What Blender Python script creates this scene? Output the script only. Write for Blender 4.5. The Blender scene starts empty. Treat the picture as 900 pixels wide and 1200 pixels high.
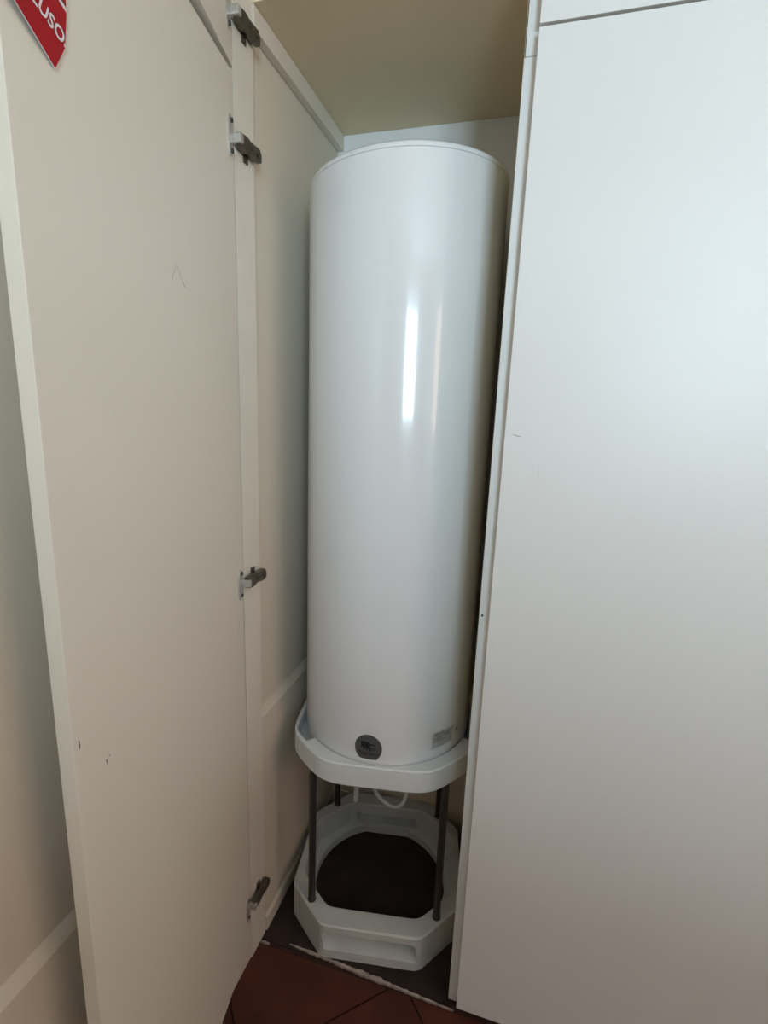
import bpy, bmesh, math, random
from mathutils import Vector, Matrix

random.seed(7)
S = bpy.context.scene
C = S.collection

# ------------------------------------------------------------------ camera
F_PX = 587.77
CAM = Vector((0.0, 0.0, 1.49))
pitch, yaw, roll = 0.2056199, 0.27627503, 0.03752786
cam_d = bpy.data.cameras.new('camera')
cam_d.sensor_fit = 'VERTICAL'
cam_d.sensor_height = 36.0
cam_d.sensor_width = 27.0
cam_d.lens = F_PX / 1200.0 * 36.0
cam_d.clip_start = 0.02
cam = bpy.data.objects.new('camera', cam_d)
C.objects.link(cam)


def cam_rows():
    cp, sp = math.cos(pitch), math.sin(pitch)
    cy, sy = math.cos(yaw), math.sin(yaw)
    cr, sr = math.cos(roll), math.sin(roll)
    B = Matrix(((1, 0, 0), (0, 0, -1), (0, 1, 0)))
    Y = Matrix(((cy, 0, sy), (0, 1, 0), (-sy, 0, cy)))
    P = Matrix(((1, 0, 0), (0, cp, -sp), (0, sp, cp)))
    Rr = Matrix(((cr, -sr, 0), (sr, cr, 0), (0, 0, 1)))
    return Rr @ P @ Y @ B


_R = cam_rows()
rot = Matrix((_R[0], -_R[1], -_R[2])).transposed()
cam.matrix_world = Matrix.Translation(CAM) @ rot.to_4x4()
S.camera = cam

# ------------------------------------------------------------------ light
world = bpy.data.worlds.new('world')
S.world = world
world.use_nodes = True
world.node_tree.nodes['Background'].inputs[0].default_value = (0.75, 0.87, 1.0, 1)
world.node_tree.nodes['Background'].inputs[1].default_value = 1.0

ROOM_X0, ROOM_X1 = -0.62, 2.65
ROOM_Y0, ROOM_Y1 = -2.25, 1.0
ROOM_Z = 2.75
WIN = (0.78, 1.72, 1.12, 2.38)          # window in the wall behind the camera: x0, x1, z0, z1


def area(name, loc, size, power, color, direction):
    d = bpy.data.lights.new(name, 'AREA')
    d.shape = 'RECTANGLE'
    d.size, d.size_y = size
    d.energy = power
    d.color = color
    o = bpy.data.objects.new(name, d)
    C.objects.link(o)
    o.location = loc
    o.rotation_euler = Vector(direction).to_track_quat('-Z', 'Y').to_euler()
    return o


area('window_daylight', ((WIN[0] + WIN[1]) / 2, ROOM_Y0 - 0.05, (WIN[2] + WIN[3]) / 2),
     (WIN[1] - WIN[0], WIN[3] - WIN[2]), 100.0, (0.60, 0.81, 0.95), (0, 1, 0))
WIN2 = (-1.15, 0.25, 1.25, 2.4)           # curtained window in the right wall: y0, y1, z0, z1
area('curtained_window_light', (ROOM_X1 + 0.05, (WIN2[0] + WIN2[1]) / 2, (WIN2[2] + WIN2[3]) / 2),
     (WIN2[1] - WIN2[0], WIN2[3] - WIN2[2]), 19.0, (1.0, 0.62, 0.41), (-1, 0, 0))

vs = S.view_settings
vs.view_transform = 'Standard'
vs.look = 'None'
vs.gamma = 1.0
vs.use_curve_mapping = False
vs.exposure = 0.0


# ------------------------------------------------------------------ materials
def mat(name, col, rough=0.5, metal=0.0, var=0.03, scale=6.0, bump=0.0, bscale=200.0, coat=0.0, spec=0.5):
    m = bpy.data.materials.new(name)
    m.use_nodes = True
    nt = m.node_tree
    b = nt.nodes['Principled BSDF']
    b.inputs['Roughness'].default_value = rough
    b.inputs['Metallic'].default_value = metal
    b.inputs['Specular IOR Level'].default_value = spec
    if coat:
        b.inputs['Coat Weight'].default_value = coat
        b.inputs['Coat Roughness'].default_value = 0.06
    tc = nt.nodes.new('ShaderNodeTexCoord')
    n = nt.nodes.new('ShaderNodeTexNoise')
    n.inputs['Scale'].default_value = scale
    n.inputs['Detail'].default_value = 4.0
    nt.links.new(tc.outputs['Object'], n.inputs['Vector'])
    r = nt.nodes.new('ShaderNodeValToRGB')
    r.color_ramp.elements[0].position = 0.3
    r.color_ramp.elements[1].position = 0.7
    r.color_ramp.elements[0].color = tuple(c * (1 - var) for c in col) + (1,)
    r.color_ramp.elements[1].color = tuple(min(1, c * (1 + var)) for c in col) + (1,)
    nt.links.new(n.outputs['Fac'], r.inputs['Fac'])
    nt.links.new(r.outputs['Color'], b.inputs['Base Color'])
    if bump:
        n2 = nt.nodes.new('ShaderNodeTexNoise')
        n2.inputs['Scale'].default_value = bscale
        n2.inputs['Detail'].default_value = 3.0
        nt.links.new(tc.outputs['Object'], n2.inputs['Vector'])
        bp = nt.nodes.new('ShaderNodeBump')
        bp.inputs['Strength'].default_value = bump
        bp.inputs['Distance'].default_value = 0.002
        nt.links.new(n2.outputs['Fac'], bp.inputs['Height'])
        nt.links.new(bp.outputs['Normal'], b.inputs['Normal'])
    return m


M = {
    'door': mat('door_laminate', (0.80, 0.79, 0.76), 0.42, var=0.012, scale=3, bump=0.04, bscale=350),
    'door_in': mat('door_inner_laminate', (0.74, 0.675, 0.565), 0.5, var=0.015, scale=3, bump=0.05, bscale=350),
    'frame': mat('frame_paint', (0.74, 0.67, 0.56), 0.45, var=0.03, scale=8, bump=0.08, bscale=120),
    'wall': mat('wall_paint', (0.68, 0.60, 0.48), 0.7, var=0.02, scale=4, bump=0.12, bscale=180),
    'backwall': mat('white_wall_paint', (0.82, 0.83, 0.82), 0.7, var=0.02, scale=4, bump=0.1, bscale=180),
    'shelf': mat('shelf_laminate', (0.78, 0.655, 0.44), 0.6, var=0.03, scale=5, bump=0.05, bscale=250),
    'room': mat('room_wall_paint', (0.55, 0.47, 0.40), 0.8, var=0.02, scale=3),
    'wood': mat('blocker_dark_wood', (0.22, 0.12, 0.08), 0.6, var=0.2, scale=6),
    'ceil': mat('room_ceiling_paint', (0.85, 0.85, 0.83), 0.8, var=0.01, scale=3),
    'enamel': mat('white_enamel', (0.79, 0.805, 0.815), 0.16, var=0.006, scale=2, coat=0.6),
    'plastic': mat('white_plastic', (0.74, 0.77, 0.77), 0.45, var=0.03, scale=14, bump=0.05, bscale=90),
    'dirtyplastic': mat('dusty_white_plastic', (0.62, 0.63, 0.61), 0.55, var=0.08, scale=14, bump=0.08, bscale=90),
    'steel': mat('dark_steel', (0.11, 0.11, 0.11), 0.35, 0.85, var=0.1, scale=30),
    'nickel': mat('worn_nickel', (0.15, 0.125, 0.095), 0.42, 0.8, var=0.22, scale=60),
    'zinc': mat('bright_zinc', (0.60, 0.58, 0.54), 0.35, 0.6, var=0.08, scale=60),
    'tile': mat('terracotta_tile', (0.085, 0.020, 0.011), 0.5, var=0.3, scale=7, bump=0.15, bscale=60),
    'grout': mat('dark_grout', (0.05, 0.02, 0.015), 0.9, var=0.2, scale=20),
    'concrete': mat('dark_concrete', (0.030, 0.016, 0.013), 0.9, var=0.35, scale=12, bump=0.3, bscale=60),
    'mortar': mat('pale_mortar', (0.42, 0.35, 0.31), 0.95, var=0.3, scale=60, bump=0.4, bscale=200),
    'badge': mat('grey_badge', (0.19, 0.195, 0.20), 0.45, var=0.05, scale=40),
    'ink': mat('black_ink', (0.012, 0.013, 0.016), 0.5, var=0.05),
    'print': mat('grey_print', (0.16, 0.16, 0.16), 0.6, var=0.05),
    'paper': mat('white_paper', (0.78, 0.78, 0.76), 0.5, var=0.02),
    'red': mat('red_print', (0.40, 0.010, 0.016), 0.55, spec=0.2, var=0.05, scale=10),
    'white_ink': mat('white_ink', (0.80, 0.74, 0.74), 0.5, var=0.02),
    'dark_red': mat('dark_red_print', (0.16, 0.012, 0.02), 0.45, var=0.05),
    'cable': mat('white_cable', (0.62, 0.62, 0.60), 0.5, var=0.04),
    'black': mat('black_rubber', (0.015, 0.014, 0.013), 0.6, var=0.1),
    'scuff': mat('grey_scuff', (0.46, 0.43, 0.38), 0.7, var=0.2, scale=90),
    'stain': mat('dark_stain', (0.16, 0.12, 0.08), 0.8, var=0.3, scale=200),
    'bolt': mat('dark_bolt', (0.09, 0.08, 0.07), 0.5, 0.7, var=0.1),
}


# ------------------------------------------------------------------ mesh helpers
def bm_box(bm, x0, x1, y0, y1, z0, z1, mtx=None):
    vsx = [(x0, y0, z0), (x1, y0, z0), (x1, y1, z0), (x0, y1, z0), (x0, y0, z1), (x1, y0, z1), (x1, y1, z1), (x0, y1, z1)]
    v = [bm.verts.new((mtx @ Vector(p)) if mtx else p) for p in vsx]
    for f in ((3, 2, 1, 0), (4, 5, 6, 7), (0, 1, 5, 4), (1, 2, 6, 5), (2, 3, 7, 6), (3, 0, 4, 7)):
        bm.faces.new([v[i] for i in f])
    return v


def bevel_all(bm, w, seg=2, ang=30):
    bm.normal_update()
    es = [e for e in bm.edges if len(e.link_faces) == 2 and e.calc_face_angle(0) > math.radians(ang)]
    bmesh.ops.bevel(bm, geom=es, offset=w, segments=seg, affect='EDGES', profile=0.6, clamp_overlap=True)


def bm_cyl(bm, p0, p1, r, n=20, r1=None, cap=True):
    p0, p1 = Vector(p0), Vector(p1)
    q = (p1 - p0).to_track_quat('Z', 'Y')
    r1 = r if r1 is None else r1
    a = [bm.verts.new(p0 + q @ Vector((r * math.cos(2 * math.pi * i / n), r * math.sin(2 * math.pi * i / n), 0))) for i in range(n)]
    b = [bm.verts.new(p1 + q @ Vector((r1 * math.cos(2 * math.pi * i / n), r1 * math.sin(2 * math.pi * i / n), 0))) for i in range(n)]
    for i in range(n):
        bm.faces.new([a[i], a[(i + 1) % n], b[(i + 1) % n], b[i]])
    if cap:
        bm.faces.new(a[::-1])
        bm.faces.new(b)


def bm_tube(bm, pts, r, n=10):
    pts = [Vector(p) for p in pts]
    rings = []
    up = Vector((0, 0, 1))
    for i, p in enumerate(pts):
        t = (pts[min(i + 1, len(pts) - 1)] - pts[max(i - 1, 0)]).normalized()
        s = t.cross(up)
        if s.length < 1e-3:
            s = t.cross(Vector((1, 0, 0)))
        s.normalize()
        w = s.cross(t).normalized()
        up = w
        rings.append([bm.verts.new(p + r * (math.cos(a) * s + math.sin(a) * w)) for a in [2 * math.pi * k / n for k in range(n)]])
    for a, b in zip(rings, rings[1:]):
        for k in range(n):
            bm.faces.new([a[k], b[k], b[(k + 1) % n], a[(k + 1) % n]])
    bm.faces.new(rings[0])
    bm.faces.new(rings[-1][::-1])


def bm_lathe(bm, prof, n=96, cx=0, cy=0):
    rings = []
    for r, z in prof:
        if r < 1e-6:
            rings.append([bm.verts.new((cx, cy, z))])
        else:
            rings.append([bm.verts.new((cx + r * math.cos(2 * math.pi * k / n), cy + r * math.sin(2 * math.pi * k / n), z)) for k in range(n)])
    for a, b in zip(rings, rings[1:]):
        for k in range(n):
            k2 = (k + 1) % n
            if len(a) == 1 and len(b) == 1:
                continue
            if len(a) == 1:
                bm.faces.new([a[0], b[k2], b[k]])
            elif len(b) == 1:
                bm.faces.new([a[k], a[k2], b[0]])
            else:
                bm.faces.new([a[k], a[k2], b[k2], b[k]])


def bm_prism(bm, poly, f0, f1):
    """closed prism from a 2-D outline; f0/f1 map (u,v) to the two faces"""
    a = [bm.verts.new(f0(*p)) for p in poly]
    b = [bm.verts.new(f1(*p)) for p in poly]
    n = len(poly)
    bm.faces.new(a[::-1])
    bm.faces.new(b)
    for i in range(n):
        bm.faces.new([a[i], a[(i + 1) % n], b[(i + 1) % n], b[i]])


def obj(name, bm, m, parent=None, smooth=False, ang=35):
    bmesh.ops.recalc_face_normals(bm, faces=bm.faces)
    me = bpy.data.meshes.new(name)
    bm.to_mesh(me)
    bm.free()
    me.materials.append(M[m] if isinstance(m, str) else m)
    if smooth:
        for p in me.polygons:
            p.use_smooth = True
        try:
            me.set_sharp_from_angle(angle=math.radians(ang))
        except Exception:
            pass
    o = bpy.data.objects.new(name, me)
    C.objects.link(o)
    if parent:
        par(o, parent)
    return o


def par(o, parent):
    o.parent = parent
    o.matrix_parent_inverse = parent.matrix_world.inverted()


def box(name, b, m, parent=None, bev=0.0, mtx=None):
    bm = bmesh.new()
    bm_box(bm, *b, mtx=mtx)
    if bev:
        bevel_all(bm, bev)
    return obj(name, bm, m, parent)


def empty(name, loc):
    o = bpy.data.objects.new(name, None)
    C.objects.link(o)
    o.location = loc
    o.matrix_world = Matrix.Translation(Vector(loc))
    return o


def tag(o, label, cat, group=None):
    o['label'] = label
    o['category'] = cat
    if group:
        o['group'] = group
    return o


def struct(o):
    o['kind'] = 'structure'
    return o


# ------------------------------------------------------------------ the setting
FY = 1.0          # front face of the closed cupboard door
BACK = 1.545      # wall behind the water heater
WX = -0.62        # painted left wall
DADO = -0.606     # thicker lower part of that wall

floor = struct(box('floor', (ROOM_X0 - 0.12, ROOM_X1 + 0.12, ROOM_Y0 - 0.12, BACK + 0.1, -0.10, -0.006), 'grout'))
# diagonal terracotta tiles of the room, clipped where the cupboard starts
TS = 0.42
ang = math.radians(43)
ux, uy = Vector((math.cos(ang), math.sin(ang))), Vector((-math.sin(ang), math.cos(ang)))
org = Vector((-0.194, 1.037))


def clip(poly, nx, ny, d):
    out = []
    for i in range(len(poly)):
        a, b = poly[i], poly[(i + 1) % len(poly)]
        da, db = a[0] * nx + a[1] * ny - d, b[0] * nx + b[1] * ny - d
        if da <= 0:
            out.append(a)
        if (da < 0) != (db < 0):
            t = da / (da - db)
            out.append((a[0] + (b[0] - a[0]) * t, a[1] + (b[1] - a[1]) * t))
    return out


full_mesh = None
for i in range(-16, 17):
    for j in range(-16, 17):
        c = org + ux * (i + 0.5) * TS + uy * (j + 0.5) * TS
        h = TS / 2 - 0.0025
        q = [c + ux * (-h) + uy * (-h), c + ux * h + uy * (-h), c + ux * h + uy * h, c + ux * (-h) + uy * h]
        poly = [(p.x, p.y) for p in q]
        n0 = poly
        for (nx, ny, d) in ((0, 1, 1.008), (0, -1, -ROOM_Y0 - 0.001), (1, 0, ROOM_X1 - 0.001), (-1, 0, -DADO - 0.001)):
            if poly:
                poly = clip(poly, nx, ny, d)
        if len(poly) < 3:
            continue
        whole = len(poly) == 4 and all(abs(a[0] - b[0]) + abs(a[1] - b[1]) < 1e-9 for a, b in zip(poly, n0))
        if whole and full_mesh:
            t = bpy.data.objects.new('tile', full_mesh)
            C.objects.link(t)
            t.location = (c.x, c.y, random.uniform(-0.0006, 0.0004))
            par(t, floor)
            continue
        bm = bmesh.new()
        cc = c if whole else Vector((0, 0))
        bm_prism(bm, [(p[0] - cc.x, p[1] - cc.y) for p in poly], lambda u, v: (u, v, -0.012), lambda u, v: (u, v, 0.0))
        if whole:
            bevel_all(bm, 0.002, 1)
        t = obj('tile', bm, 'tile', floor)
        if whole:
            full_mesh = t.data
            t.location = (c.x, c.y, 0)
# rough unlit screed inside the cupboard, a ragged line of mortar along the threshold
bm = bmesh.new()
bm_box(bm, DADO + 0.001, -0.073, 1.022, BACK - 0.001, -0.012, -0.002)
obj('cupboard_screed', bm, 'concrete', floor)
bm = bmesh.new()
N = 60
for (x0, x1, ya, yb, wmax) in ((-0.520, -0.055, 1.030, 1.011, 0.0052), (-0.602, -0.575, 1.012, 1.014, 0.004)):
    top, bot = [], []
    nn = N if x1 - x0 > 0.1 else 8
    for k in range(nn + 1):
        t = k / nn
        x = x0 + (x1 - x0) * t
        yc = ya + (yb - ya) * t
        w = wmax * (0.35 + 0.65 * random.random()) * min(1, 6 * t + 0.15, (1 - t) * 3 + 0.12)
        if 0.42 < t < 0.6:
            w *= 1.4
        top.append((x, yc + w))
        bot.append((x, yc - w * 0.8))
    bm_prism(bm, bot + top[::-1], lambda u, v: (u, v, -0.004), lambda u, v: (u, v, 0.003))
obj('mortar_line', bm, 'mortar', floor)

struct(box('wall_left', (WX - 0.12, WX, ROOM_Y0 - 0.12, BACK + 0.1, -0.1, ROOM_Z), 'wall'))
# thicker dado with a sloping ledge, running from the room into the cupboard
bm = bmesh.new()
prof = [(WX - 0.002, 0.0), (DADO, 0.0), (DADO, 0.683), (DADO - 0.004, 0.690), (WX - 0.002, 0.706)]
bm_prism(bm, prof, lambda u, v: (u, ROOM_Y0 + 0.001, v), lambda u, v: (u, BACK - 0.001, v))
struct(obj('trim_1', bm, 'wall'))
bm = bmesh.new()
prof = [(DADO - 0.001, 0.0), (DADO + 0.006, 0.0), (DADO + 0.006, 0.042), (DADO - 0.001, 0.052)]
bm_prism(bm, prof, lambda u, v: (u, 1.045, v), lambda u, v: (u, BACK - 0.001, v))
struct(obj('baseboard_left', bm, 'wall'))
struct(box('wall_back', (WX, 1.35, BACK, BACK + 0.1, -0.1, ROOM_Z), 'backwall'))
struct(box('back_shade_panel', (DADO + 0.001, -0.074, BACK - 0.003, BACK + 0.001, 0.0, 0.69), 'wall', bev=0.0012))  # added panel, darker cream puts the lower back wall's shade into colour
struct(box('baseboard_back', (DADO + 0.008, -0.074, BACK - 0.008, BACK - 0.0032, -0.001, 0.075), 'wall', bev=0.003))
bm = bmesh.new()
xa, xb = ROOM_X1, ROOM_X1 + 0.12
bm_box(bm, xa, xb, ROOM_Y0 - 0.12, WIN2[0], -0.1, ROOM_Z)
bm_box(bm, xa, xb, WIN2[1], ROOM_Y1 + 0.12, -0.1, ROOM_Z)
bm_box(bm, xa, xb, WIN2[0], WIN2[1], -0.1, WIN2[2])
bm_box(bm, xa, xb, WIN2[0], WIN2[1], WIN2[3], ROOM_Z)
struct(obj('wall_right', bm, 'room'))
bm = bmesh.new()
for y0, y1, z0, z1 in ((WIN2[0], WIN2[0] + 0.05, WIN2[2], WIN2[3]), (WIN2[1] - 0.05, WIN2[1], WIN2[2], WIN2[3]),
                       (WIN2[0] + 0.05, WIN2[1] - 0.05, WIN2[2], WIN2[2] + 0.05), (WIN2[0] + 0.05, WIN2[1] - 0.05, WIN2[3] - 0.05, WIN2[3])):
    bm_box(bm, xa - 0.01, xa + 0.045, y0, y1, z0, z1)
struct(obj('window_2', bm, 'ceil'))
struct(box('wall_front', (1.35, ROOM_X1, ROOM_Y1 + 0.02, ROOM_Y1 + 0.12, -0.1, ROOM_Z), 'room'))
struct(box('ceiling', (WX - 0.12, ROOM_X1 + 0.12, ROOM_Y0 - 0.12, BACK + 0.1, ROOM_Z, ROOM_Z + 0.1), 'ceil'))
# unseen half-height blocker, added to keep window light off the lower cupboards
struct(box('shade_blocker', (-0.05, 1.6, -0.85, -0.75, -0.006, 1.43), 'wood', bev=0.004))
# wall behind the viewer with its window opening
bm = bmesh.new()
ya, yb = ROOM_Y0 - 0.12, ROOM_Y0
bm_box(bm, ROOM_X0, WIN[0], ya, yb, -0.1, ROOM_Z)
bm_box(bm, WIN[1], ROOM_X1, ya, yb, -0.1, ROOM_Z)
bm_box(bm, WIN[0], WIN[1], ya, yb, -0.1, WIN[2])
bm_box(bm, WIN[0], WIN[1], ya, yb, WIN[3], ROOM_Z)
struct(obj('wall_window_side', bm, 'room'))
bm = bmesh.new()
fw = 0.04
bm_box(bm, WIN[0], WIN[0] + fw, ya + 0.085, yb + 0.01, WIN[2], WIN[3])
bm_box(bm, WIN[1] - fw, WIN[1], ya + 0.085, yb + 0.01, WIN[2], WIN[3])
bm_box(bm, WIN[0] + fw, WIN[1] - fw, ya + 0.085, yb + 0.01, WIN[2], WIN[2] + fw)
bm_box(bm, WIN[0] + fw, WIN[1] - fw, ya + 0.085, yb + 0.01, WIN[3] - fw, WIN[3])
xm = (WIN[0] + WIN[1]) / 2
bm_box(bm, xm - 0.025, xm + 0.025, ya + 0.085, yb + 0.005, WIN[2] + fw, WIN[3] - fw)
struct(obj('window_1', bm, 'ceil'))

# ------------------------------------------------------------------ open cupboard (left bay)
JX = -0.603
cup = tag(empty('open_cupboard', (JX, 1.0, 0)),
          'cream built-in cupboard bay on the left with door swung open around water heater', 'cupboard')
box('jamb', (WX + 0.001, JX, 0.968, 1.040, 0.0, ROOM_Z - 0.01), 'frame', cup)
box('shelf', (WX + 0.001, -0.0715, 1.041, BACK - 0.001, 2.258, 2.278), 'shelf', cup)
box('support_batten', (WX + 0.001, JX + 0.003, 1.041, BACK - 0.002, 2.217, 2.2575), 'frame', cup, bev=0.0015)

# door frame of reference: u runs from hinge side to free edge, n points to the camera side
HP = Vector((-0.6032, 0.966, 0))
UD = (Vector((-0.5007, 0.4162, 0)) - HP).normalized()
ND = Vector((-UD.y, UD.x, 0))
DT = 0.0205
DW = (Vector((-0.5007, 0.4162, 0)) - HP).length


def leaf(name, z0, z1, hinge, ud, width, m):
    nd = Vector((-ud.y, ud.x, 0))
    bm = bmesh.new()
    mt = Matrix(((ud.x, -nd.x, 0, hinge.x), (ud.y, -nd.y, 0, hinge.y), (0, 0, 1, 0), (0, 0, 0, 1)))
    bm_box(bm, 0.002, width, 0, DT, z0, z1, mtx=mt)
    bevel_all(bm, 0.0012)
    return obj(name, bm, m, cup)


low_door = leaf('door', 0.062, 2.098, HP, UD, DW, 'door_in')
low_door['label'] = 'tall open lower door seen from inside'
ua = math.atan2(UD.y, UD.x) + math.radians(4.2)
UD2 = Vector((math.cos(ua), math.sin(ua), 0))
up_door = leaf('door', 2.106, 2.70, HP + Vector((0.0005, 0, 0)), UD2, DW, 'door_in')
up_door['label'] = 'small open upper door seen from inside'


def on_door(u, z, lift=0.0):
    p = HP + UD * u + ND * lift
    return Vector((p.x, p.y, z))


# scuffs and chips on the inner face of the tall door
def strip(pts, w, name, m, lift=0.0004):
    bm = bmesh.new()
    a, b = [], []
    for i, (u, z) in enumerate(pts):
        p, q = pts[max(0, i - 1)], pts[min(len(pts) - 1, i + 1)]
        d = Vector((q[0] - p[0], q[1] - p[1]))
        d = d.normalized() if d.length else Vector((1, 0))
        ww = w[i] if isinstance(w, (list, tuple)) else w
        a.append(bm.verts.new(on_door(u - d.y * ww, z + d.x * ww, lift)))
        b.append(bm.verts.new(on_door(u + d.y * ww, z - d.x * ww, lift)))
    for i in range(len(pts) - 1):
        bm.faces.new([a[i], a[i + 1], b[i + 1], b[i]])
    return obj(name, bm, m, low_door)


strip([(0.266, 1.672), (0.256, 1.686), (0.250, 1.702)], [0.0010, 0.0007, 0.0004], 'scratch', 'scuff')
strip([(0.248, 1.700), (0.238, 1.682), (0.228, 1.672), (0.220, 1.668)], [0.0004, 0.0008, 0.0015, 0.0006], 'scratch', 'scuff')
strip([(0.549, 1.073), (0.5485, 1.066), (0.549, 1.060)], [0.0006, 0.0014, 0.0006], 'chip', 'stain')
strip([(0.504, 1.011), (0.502, 1.007), (0.503, 1.002)], [0.0004, 0.0011, 0.0004], 'chip', 'stain')
strip([(0.497, 1.013), (0.496, 1.010)], [0.0009, 0.0004], 'chip', 'stain')
strip([(0.03, 1.00), (0.035, 0.99), (0.045, 0.975)], [0.0003, 0.0006, 0.0003], 'scratch', 'scuff')


# concealed hinges: flange on the door, knuckle, arm reaching back onto the jamb
def hinge(z, dz, label):
    e = empty('hinge', (JX, 1.0, z))
    par(e, cup)
    e['label'] = label
    # cup flange lying on the door face
    bm = bmesh.new()
    poly = []
    for k in range(24):
        t = 2 * math.pi * k / 24
        poly.append((0.024 + 0.010 * math.cos(t), 0.036 * math.sin(t)))
    bm_prism(bm, poly, lambda u, v: on_door(u, z + v, -0.002), lambda u, v: on_door(u, z + v, 0.0035))
    obj('cup_flange', bm, 'zinc', e)
    for s in (-1, 1):
        bm = bmesh.new()
        bm_cyl(bm, on_door(0.020, z + s * 0.026, 0.0005), on_door(0.020, z + s * 0.026, 0.006), 0.0042, 10)
        obj('screw', bm, 'bolt', e)
    # knuckle block between door and jamb
    bm = bmesh.new()
    k0 = on_door(0.010, z, 0.002)
    bm_box(bm, JX + 0.001, k0.x + 0.019, 0.953, 0.965, z - 0.008, z + 0.008)
    bevel_all(bm, 0.0025)
    obj('knuckle', bm, 'zinc', e)
    # arm: channel with stepped outline seen from the side
    arm = [(0.960, 0.012), (0.985, 0.015), (1.000, 0.012), (1.032, 0.014), (1.040, 0.005), (1.040, -0.010),
           (1.020, -0.014), (1.000, -0.010), (0.984, -0.015), (0.960, -0.012)]
    bm = bmesh.new()
    bm_prism(bm, arm, lambda u, v: (JX + 0.006, u, z + v), lambda u, v: (JX + 0.0185, u, z + v))
    bevel_all(bm, 0.0015, 1)
    obj('arm', bm, 'nickel', e)
    # mounting plate with its two wings on the jamb
    bm = bmesh.new()
    bm_box(bm, JX, JX + 0.0065, 0.988, 1.036, z - 0.007, z + 0.007)
    bm_box(bm, JX, JX + 0.003, 0.996, 1.012, z - 0.024, z + 0.024)
    bevel_all(bm, 0.0008, 1)
    obj('mounting_plate', bm, 'nickel', e)
    for (xx, yy, zz, rr) in ((0.018, 1.026, 0, 0.0042), (0.018, 0.999, 0, 0.0036), (0.002, 1.004, 0.019, 0.0038), (0.002, 1.004, -0.019, 0.0038)):
        bm = bmesh.new()
        bm_cyl(bm, (JX + xx, yy, z + zz), (JX + xx + 0.0028, yy, z + zz), rr, 12)
        obj('screw', bm, 'nickel', e)
    return e


hinge(2.190, 1, 'nickel hinge of the upper door')
hinge(1.983, 1, 'nickel hinge at the top of the tall door')
hinge(1.086, -1, 'nickel hinge halfway up the tall door')
hinge(0.188, -1, 'dark hinge near the foot of the tall door')
# pencil line on the jamb above the middle hinge
bm = bmesh.new()
bm_box(bm, JX - 0.001, JX + 0.0003, 0.970, 1.038, 1.1035, 1.1045)
obj('pencil_mark', bm, 'scuff', cup)

# ------------------------------------------------------------------ closed cupboard (right bay)
cl = tag(empty('closed_cupboard', (-0.048, 1.0, 0)),
         'white flush-fronted cupboard bay on the right with its doors shut', 'cupboard')
bm = bmesh.new()
bm_box(bm, -0.0705, -0.040, 1.0215, BACK - 0.001, 0.018, 2.085)
bevel_all(bm, 0.0012)
obj('partition', bm, 'door', cl)
bm = bmesh.new()
bm_box(bm, -0.0690, -0.040, 1.0215, BACK - 0.001, 2.0858, ROOM_Z - 0.01)
bevel_all(bm, 0.001)
obj('partition', bm, 'door', cl)
# cream lining on the heater side of the partition
box('partition_lining', (-0.0713, -0.0705, 1.027, BACK - 0.002, 0.018, 2.257), 'shelf', cl)
for n, z0, z1, lab in (('door', 0.028, 2.1135, 'tall closed door'), ('door', 2.1185, 2.735, 'upper closed door above the thin gap')):
    for x0, x1 in ((-0.0485, 0.648), (0.6515, 1.348)):
        d = box(n, (x0, x1, FY, FY + 0.019, z0, z1), 'door', cl, bev=0.001)
        d['label'] = lab
box('partition', (0.635, 0.665, 1.0215, BACK - 0.001, 0.018, ROOM_Z - 0.01), 'door', cl)
box('partition', (1.32, 1.348, 1.0215, BACK - 0.001, 0.018, ROOM_Z - 0.01), 'door', cl)
box('plinth', (-0.040, 1.32, 1.06, 1.08, -0.004, 0.03), 'shelf', cl)
for pts in (((-0.0349, 1.4484, 0.0004), (-0.0252, 1.4457, 0.0011), (-0.0172, 1.4445, 0.0004)), ((0.0191, 1.3915, 0.0003), (0.0210, 1.3800, 0.0007), (0.0227, 1.3704, 0.0003))):
    bm = bmesh.new()
    poly = [(x, z - w) for x, z, w in pts] + [(x, z + w) for x, z, w in pts[::-1]]
    bm_prism(bm, poly, lambda u, v: (u, FY + 0.0002, v), lambda u, v: (u, FY - 0.0003, v))
    obj('scratch', bm, 'scuff', cl)
# little hole / screw on the partition edge
bm = bmesh.new()
bm_cyl(bm, (-0.0640, 1.0205, 1.065), (-0.0640, 1.0225, 1.065), 0.0024, 12)
obj('screw', bm, 'bolt', cl)

# ------------------------------------------------------------------ stand of the water heater
HC = Vector((-0.333, 1.288, 0))
HR = 0.2345
TH = math.radians(9.5)
st = tag(empty('heater_stand', (HC.x, HC.y, 0)),
         'white plastic octagonal stand with dark steel posts under the water heater', 'stand')


def oct_r(phi, a, b):
    """radius of an octagon: flats at a, chamfers where |x|+|y| = a+b"""
    c, s = abs(math.cos(phi)), abs(math.sin(phi))
    return min(a / max(c, 1e-9), a / max(s, 1e-9), (a + b) / (c + s))


def oct_round(phi, a, b, k=10.0):
    c, s = abs(math.cos(phi)), abs(math.sin(phi))
    return ((c / a) ** k * 1.0 + (s / a) ** k + ((c + s) / (a + b)) ** k) ** (-1.0 / k)


def local(r, phi, z):
    p = phi + TH
    return (HC.x + r * math.cos(p), HC.y + r * math.sin(p), z)


def loft(bm, fns, n=144):
    """fns: closed list of (radius function, z) forming the cross-section"""
    rings = [[bm.verts.new(local(fr(2 * math.pi * k / n), 2 * math.pi * k / n, z)) for k in range(n)] for fr, z in fns]
    for a, b in zip(rings, rings[1:] + rings[:1]):
        for k in range(n):
            bm.faces.new([a[k], a[(k + 1) % n], b[(k + 1) % n], b[k]])


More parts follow.
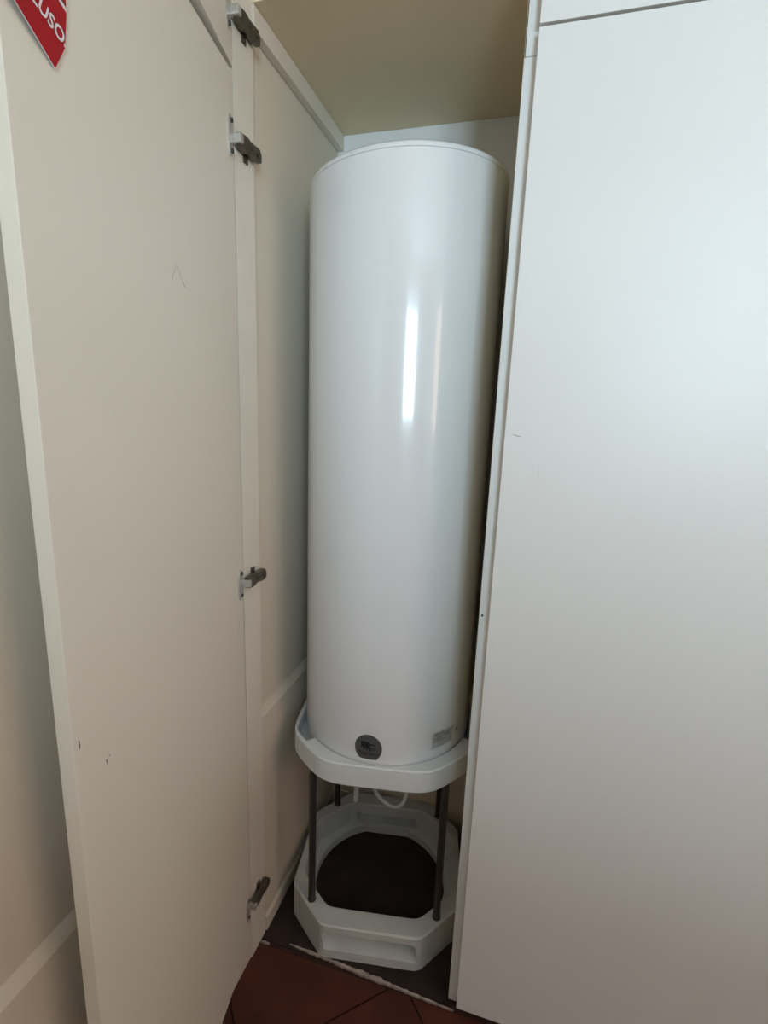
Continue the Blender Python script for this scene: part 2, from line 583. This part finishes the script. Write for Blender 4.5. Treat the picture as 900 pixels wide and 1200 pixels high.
def boolean_cut(o, cutters):
    for c in cutters:
        m = o.modifiers.new('cut', 'BOOLEAN')
        m.operation = 'DIFFERENCE'
        m.solver = 'EXACT'
        m.object = c
    dg = bpy.context.evaluated_depsgraph_get()
    me = bpy.data.meshes.new_from_object(o.evaluated_get(dg))
    o.modifiers.clear()
    o.data = me
    for c in cutters:
        bpy.data.objects.remove(c)


A, B = 0.245, 0.135
BH = 0.112
bm = bmesh.new()
out = lambda p: oct_round(p, A, B, 60)
out_i = lambda p: oct_round(p, A, B, 40) - 0.004
def inn(p):
    c, s = abs(math.cos(p)), abs(math.sin(p))
    k = 40
    return ((c / 0.222) ** k + (s / 0.190) ** k + ((c + s) / 0.318) ** k) ** (-1.0 / k)


inn_o = lambda p: inn(p) + 0.003
hole = lambda p: min(0.203, inn(p) - 0.001)
loft(bm, [(out_i, 0.0), (out, 0.004), (out, BH - 0.005), (out_i, BH - 0.001), (inn_o, BH), (inn, BH - 0.003), (inn, 0.030), (hole, 0.026), (hole, 0.0)])
base = obj('base_ring', bm, 'dirtyplastic', st)
RZ = Matrix.Translation((HC.x, HC.y, 0)) @ Matrix.Rotation(TH, 4, 'Z')


def slot_cutter(y0, y1, zb0, zb1, zt, half):
    bm = bmesh.new()
    outline = [(-half, zb0), (half, zb0), (half + 0.004, zb0 + 0.01), (half - 0.004, zt - 0.006), (half - 0.016, zt), (-half + 0.004, zt), (-half - 0.006, zt - 0.008)]
    a = [bm.verts.new(RZ @ Vector((u, y0, v))) for u, v in outline]
    b = [bm.verts.new(RZ @ Vector((u * 0.97, y1, max(v, zb1)))) for u, v in outline]
    n = len(outline)
    bm.faces.new(a[::-1])
    bm.faces.new(b)
    for i in range(n):
        bm.faces.new([a[i], a[(i + 1) % n], b[(i + 1) % n], b[i]])
    return obj('cutter', bm, 'plastic')


c1 = slot_cutter(-A - 0.02, -A + 0.042, 0.026, 0.042, 0.088, 0.128)
c2 = slot_cutter(0.150, 0.225, 0.036, 0.040, 0.080, 0.105)
boolean_cut(base, [c1, c2])

# upper ring that cradles the tank
UZ0, UZ1 = 0.556, 0.618
bm = bmesh.new()
uout = lambda p: oct_round(p, A * 1.015, B * 1.02, 18)
uout_i = lambda p: uout(p) - 0.003
uin = lambda p: oct_round(p, A - 0.008, B - 0.003, 40)
uin_o = lambda p: oct_round(p, A - 0.0065, B - 0.002, 40)
uh = lambda p: 0.165
loft(bm, [(uout_i, UZ0), (uout, UZ0 + 0.004), (uout, UZ1 - 0.003), (uout_i, UZ1), (uin_o, UZ1), (uin, UZ1 - 0.002), (uin, UZ0 + 0.020), (uh, UZ0 + 0.020), (uh, UZ0)])
upper = obj('upper_ring', bm, 'plastic', st)
# flat gussets closing the corners between ring and tank
hd = lambda p: 0.2335
for a0, a1 in ((203, 337), (22, 68), (113, 157)):
    bm = bmesh.new()
    if a0 == 203:
        a0 = 222
    n = 14 if a1 - a0 < 60 else 48
    rows = []
    for k in range(n + 1):
        p = math.radians(a0 + (a1 - a0) * k / n)
        rin, rout = HR + 0.0025, oct_round(p, A - 0.006, B - 0.002, 40)
        if rout < rin + 0.001:
            rout = rin + 0.001
        j = random.uniform(-0.01, 0.01) if (k == 0 and a0 == 222) else 0
        rows.append([bm.verts.new(local(rin, p + j, UZ1 - 0.010)), bm.verts.new(local(rout, p - j, UZ1 - 0.010)),
                     bm.verts.new(local(rout, p - j, UZ1 - 0.001)), bm.verts.new(local(rin, p + j, UZ1 - 0.001))])
    for r0, r1 in zip(rows, rows[1:]):
        for q in range(4):
            bm.faces.new([r0[q], r1[q], r1[(q + 1) % 4], r0[(q + 1) % 4]])
    bm.faces.new(rows[0])
    bm.faces.new(rows[-1][::-1])
    obj('corner_gusset', bm, 'plastic', upper)
PR = 0.250
for k in range(4):
    p = math.radians(45 + 90 * k)
    bm = bmesh.new()
    x, y, _ = local(PR, p, 0)
    bm_cyl(bm, (x, y, BH - 0.012), (x, y, UZ0 + 0.012), 0.0100, 20)
    post = obj('post', bm, 'steel', st, smooth=True)
    bm = bmesh.new()
    bm_cyl(bm, (x, y, BH - 0.004), (x, y, BH + 0.006), 0.0125, 20, 0.011)
    obj('post_collar', bm, 'steel', post, smooth=True)

# ------------------------------------------------------------------ water heater
wh = tag(empty('water_heater', (HC.x, HC.y, UZ0 + 0.02)),
         'tall white glossy cylindrical water heater standing in the open cupboard', 'water heater')
TOP = 1.999
ZB = UZ0 + 0.021
prof = [(0, ZB), (HR - 0.03, ZB), (HR - 0.012, ZB + 0.003), (HR - 0.003, ZB + 0.010), (HR, ZB + 0.022)]
prof += [(HR, ZB + 0.022 + (TOP - 0.0155 - ZB - 0.022) * k / 24) for k in range(1, 25)]
prof += [(HR - 0.0012, TOP - 0.0145), (0, TOP - 0.0145)]


def cap_slant(bm):
    # the cap does not sit quite level: it rises slightly towards the right
    for v in bm.verts:
        k = min(1.0, max(0.0, (v.co.z - 1.88) / 0.10))
        v.co.z += 0.05 * k * (v.co.x - HC.x)


bm = bmesh.new()
bm_lathe(bm, prof, 160, HC.x, HC.y)
cap_slant(bm)
obj('body', bm, 'enamel', wh, smooth=True)
bm = bmesh.new()
lid = [(0, TOP - 0.0142), (HR - 0.0012, TOP - 0.0142), (HR, TOP - 0.0134), (HR, TOP - 0.009), (HR - 0.0015, TOP - 0.0045),
       (HR - 0.006, TOP - 0.001), (HR - 0.016, TOP), (HR - 0.05, TOP + 0.004), (HR * 0.5, TOP + 0.012), (0, TOP + 0.016)]
bm_lathe(bm, lid, 160, HC.x, HC.y)
cap_slant(bm)
obj('lid', bm, 'enamel', wh, smooth=True)


def on_tank(th, z, lift):
    """th: angle from -y towards +x, radians"""
    r = HR + lift
    return Vector((HC.x + r * math.sin(th), HC.y - r * math.cos(th), z))


def tank_patch(name, poly, th0, z0, lift, m, parent, thick=0.0008):
    bm = bmesh.new()
    a = [bm.verts.new(on_tank(th0 + u / HR, z0 + v, lift)) for u, v in poly]
    if len(poly) > 8 or max(p[0] for p in poly) - min(p[0] for p in poly) > 0.02:
        # strip-fill so that the patch follows the curve
        bm.free()
        bm = bmesh.new()
        us = [p[0] for p in poly]
        u0, u1 = min(us), max(us)
        cols = []
        nn = 28
        for k in range(nn + 1):
            u = u0 + (u1 - u0) * (0.5 - 0.5 * math.cos(math.pi * k / nn))
            u = min(max(u, u0 + 1e-5), u1 - 1e-5)
            hits = []
            for i in range(len(poly)):
                (x0, y0), (x1, y1) = poly[i], poly[(i + 1) % len(poly)]
                if (x0 - u) * (x1 - u) <= 0 and abs(x1 - x0) > 1e-9:
                    hits.append(y0 + (y1 - y0) * (u - x0) / (x1 - x0))
            cols.append((bm.verts.new(on_tank(th0 + u / HR, z0 + min(hits), lift)), bm.verts.new(on_tank(th0 + u / HR, z0 + max(hits), lift))))
        for c0, c1 in zip(cols, cols[1:]):
            bm.faces.new([c0[0], c1[0], c1[1], c0[1]])
        bmesh.ops.solidify(bm, geom=bm.faces[:], thickness=thick)
    else:
        bm.faces.new(a)
    return obj(name, bm, m, parent)


def text_mesh(body, size, shear=0.0, align='CENTER', bold=0.0):
    cu = bpy.data.curves.new('text', 'FONT')
    cu.body = body
    cu.size = size
    cu.offset = bold * size * 1.0
    cu.shear = shear
    cu.align_x = align
    cu.resolution_u = 3
    o = bpy.data.objects.new('text', cu)
    C.objects.link(o)
    dg = bpy.context.evaluated_depsgraph_get()
    me = bpy.data.meshes.new_from_object(o.evaluated_get(dg))
    bpy.data.objects.remove(o)
    return me


def text_obj(name, body, size, f, m, parent, shear=0.0, align='CENTER', bold=0.0):
    me = text_mesh(body, size, shear, align)
    bm = bmesh.new()
    bm.from_mesh(me)
    bpy.data.meshes.remove(me)
    for v in bm.verts:
        v.co = f(v.co.x, v.co.y)
    return obj(name, bm, m, parent)


# badge: grey disc with a flat lower edge, dark feathered emblem and lettering
BT, BZ = math.radians(4.0), 0.660
BS = 1.42
poly = []
for k in range(48):
    t = 2 * math.pi * k / 48
    u, v = BS * 0.0245 * math.cos(t), BS * 0.0265 * math.sin(t)
    v = max(v, -0.0215 * BS)
    poly.append((u, v))
badge = tank_patch('badge', poly, BT, BZ, 0.0010, 'badge', wh)
for pl in ([(-0.013, 0.013), (-0.004, 0.0125), (0.013, 0.0075), (0.013, 0.006), (0.003, 0.0070), (0.0045, -0.003), (0.002, -0.0065), (-0.0005, 0.001)],
           [(-0.013, 0.013), (-0.0005, 0.006), (-0.002, -0.005), (-0.005, 0.001)],
           [(-0.013, 0.013), (-0.004, 0.004), (-0.0085, -0.0045), (-0.0095, 0.002)],
           [(-0.013, 0.013), (-0.008, 0.003), (-0.0145, 0.000), (-0.0130, 0.005)],
           [(0.003, 0.0025), (0.014, 0.0020), (0.013, 0.0008), (0.003, 0.0010)],
           [(0.004, -0.0010), (0.013, -0.0012), (0.012, -0.0024), (0.004, -0.0024)]):
    bm = bmesh.new()
    bm.faces.new([bm.verts.new(on_tank(BT + BS * u / HR, BZ + BS * v, 0.0016)) for u, v in pl])
    bmesh.ops.triangulate(bm, faces=bm.faces[:])
    obj('emblem_stroke', bm, 'ink', badge)
text_obj('lettering', 'Thermor', 0.0145, lambda x, y: on_tank(BT + x / HR, BZ - 0.0195 + y, 0.0016), 'ink', badge, shear=0.1)

# rating label with lines of print
LT, LZ = math.radians(52), 0.668
label = tank_patch('rating_label', [(-0.032, -0.023), (0.036, -0.023), (0.036, 0.022), (-0.032, 0.022)], LT, LZ, 0.0010, 'paper', wh)
for i, (w, h, m) in enumerate(((0.030, 0.0022, 'ink'), (0.052, 0.0014, 'print'), (0.050, 0.0014, 'print'), (0.052, 0.0014, 'print'), (0.030, 0.0014, 'print'), (0.044, 0.0014, 'print'))):
    bm = bmesh.new()
    z = LZ + 0.016 - i * 0.0042
    n = 12
    row = [(bm.verts.new(on_tank(LT + (-0.027 + w * k / n) / HR, z, 0.0015)), bm.verts.new(on_tank(LT + (-0.027 + w * k / n) / HR, z + h, 0.0015))) for k in range(n + 1)]
    for k, (c0, c1) in enumerate(zip(row, row[1:])):
        if random.random() < 0.86:
            bm.faces.new([c0[0], c1[0], c1[1], c0[1]])
    obj('print_line', bm, m, label)
mk = tank_patch('warning_mark', [(0.0, -0.006), (0.007, -0.002), (0.008, 0.008), (0.002, 0.004)], math.radians(65), LZ + 0.001, 0.0016, 'ink', label)

# ------------------------------------------------------------------ cable and pipe beneath the tank
def spline(ctrl, n=14):
    pts = [Vector(p) for p in ctrl]
    out = []
    for i in range(len(pts) - 1):
        p0, p1, p2, p3 = pts[max(i - 1, 0)], pts[i], pts[i + 1], pts[min(i + 2, len(pts) - 1)]
        for k in range(n):
            t = k / n
            out.append(0.5 * ((2 * p1) + (p2 - p0) * t + (2 * p0 - 5 * p1 + 4 * p2 - p3) * t * t + (3 * p1 - p0 - 3 * p2 + p3) * t ** 3))
    return out + [pts[-1]]


bm = bmesh.new()
bm_tube(bm, spline([(-0.30, 1.30, ZB - 0.002), (-0.31, 1.30, 0.52), (-0.385, 1.28, 0.46), (-0.425, 1.26, 0.40), (-0.455, 1.27, 0.385), (-0.47, 1.30, 0.42),
                    (-0.44, 1.31, 0.46), (-0.39, 1.28, 0.41), (-0.34, 1.25, 0.355), (-0.29, 1.24, 0.338), (-0.262, 1.25, 0.352), (-0.258, 1.27, 0.40),
                    (-0.285, 1.29, 0.47), (-0.29, 1.32, 0.53), (-0.285, 1.33, ZB - 0.002)]), 0.0058, 10)
tag(obj('power_cable', bm, 'cable', smooth=True), 'loop of white power cable hanging beneath the water heater', 'cable')
bm = bmesh.new()
bm_tube(bm, [(-0.407, 1.250, ZB - 0.002), (-0.407, 1.25, 0.50), (-0.408, 1.25, 0.42), (-0.409, 1.25, 0.318)], 0.0080, 14)
tag(obj('drain_tube', bm, 'cable', smooth=True), 'short straight white tube pointing down under the water heater', 'tube')

# ------------------------------------------------------------------ red flyer stuck to the open door
# local frame: s to the right along the lower edge (towards the hinge), t upward across the sheet
fl_tip = (0.493, 1.823)
sd = Vector((-0.058, -0.025)).normalized()
td = Vector((sd.y, -sd.x))
if td.y < 0:
    td = -td


def on_flyer(s, t, lift):
    u = fl_tip[0] + sd.x * s + td.x * t
    z = fl_tip[1] + sd.y * s + td.y * t
    return on_door(u, z, lift + 0.0020 + 0.09 * (0.012 - s))


fe = tag(empty('flyer', on_flyer(0, 0, 0)), 'red flyer with white lettering stuck on the open left door', 'flyer')


def flyer_poly(name, poly, lift, m, thick=0.0004):
    bm = bmesh.new()
    bm_prism(bm, poly, lambda s, t: on_flyer(s, t, lift - thick), lambda s, t: on_flyer(s, t, lift))
    return obj(name, bm, m, fe)


def uz2st(u, z):
    d = Vector((u - fl_tip[0], z - fl_tip[1]))
    return (d.dot(sd), d.dot(td))


sheet = [uz2st(0.493, 1.823), uz2st(0.475, 1.851), uz2st(0.4695, 1.884), uz2st(0.4690, 1.945), uz2st(0.540, 1.975), uz2st(0.585, 1.8626)]
flyer_poly('sheet', sheet, 0.0, 'red')
rim = [uz2st(0.4937, 1.8222), uz2st(0.4742, 1.8508), uz2st(0.4688, 1.884), uz2st(0.4683, 1.946), uz2st(0.540, 1.976), uz2st(0.5857, 1.8618)]
flyer_poly('paper_border', rim, -0.0005, 'white_ink')

def flyer_text(body, size, uz, m, lift):
    """lettering centred on uz, running slightly downhill; cut where the sheet ends"""
    bd = Vector((-0.028, -0.0062)).normalized()
    bu = Vector((bd.y, -bd.x))
    me = text_mesh(body, size, 0.18, 'CENTER', 0.022)
    bm = bmesh.new()
    bm.from_mesh(me)
    bpy.data.meshes.remove(me)
    for v in bm.verts:
        v.co = (uz[0] + bd.x * v.co.x + bu.x * v.co.y, uz[1] + bd.y * v.co.x + bu.y * v.co.y, 0)
    # cut away what would run past the edges of the sheet
    for (p, q) in (((0.4756, 1.851), (0.4702, 1.884)), ((0.4936, 1.823), (0.4756, 1.851))):
        dx, dy = q[0] - p[0], q[1] - p[1]
        bmesh.ops.bisect_plane(bm, geom=bm.verts[:] + bm.edges[:] + bm.faces[:], plane_co=(p[0], p[1], 0),
                               plane_no=(-dy, dx, 0), clear_outer=True)
    for v in bm.verts:
        st_ = uz2st(v.co.x, v.co.y)
        v.co = on_flyer(st_[0], st_[1], lift)
    return obj('lettering', bm, m, fe)


flyer_text('LUSOS', 0.0200, (0.4975, 1.8570), 'dark_red', 0.0003)
flyer_text('LUSOS', 0.0200, (0.4982, 1.8562), 'white_ink', 0.0006)
for dz, m, w in ((0.0, 'white_ink', 0.0042), (0.0044, 'dark_red', 0.0022)):
    flyer_poly('printed_stripe', [uz2st(0.512, 1.898 + dz), uz2st(0.4702, 1.8865 + dz), uz2st(0.4702, 1.8865 + dz + w), uz2st(0.512, 1.898 + dz + w)], 0.0004, m, 0.0002)
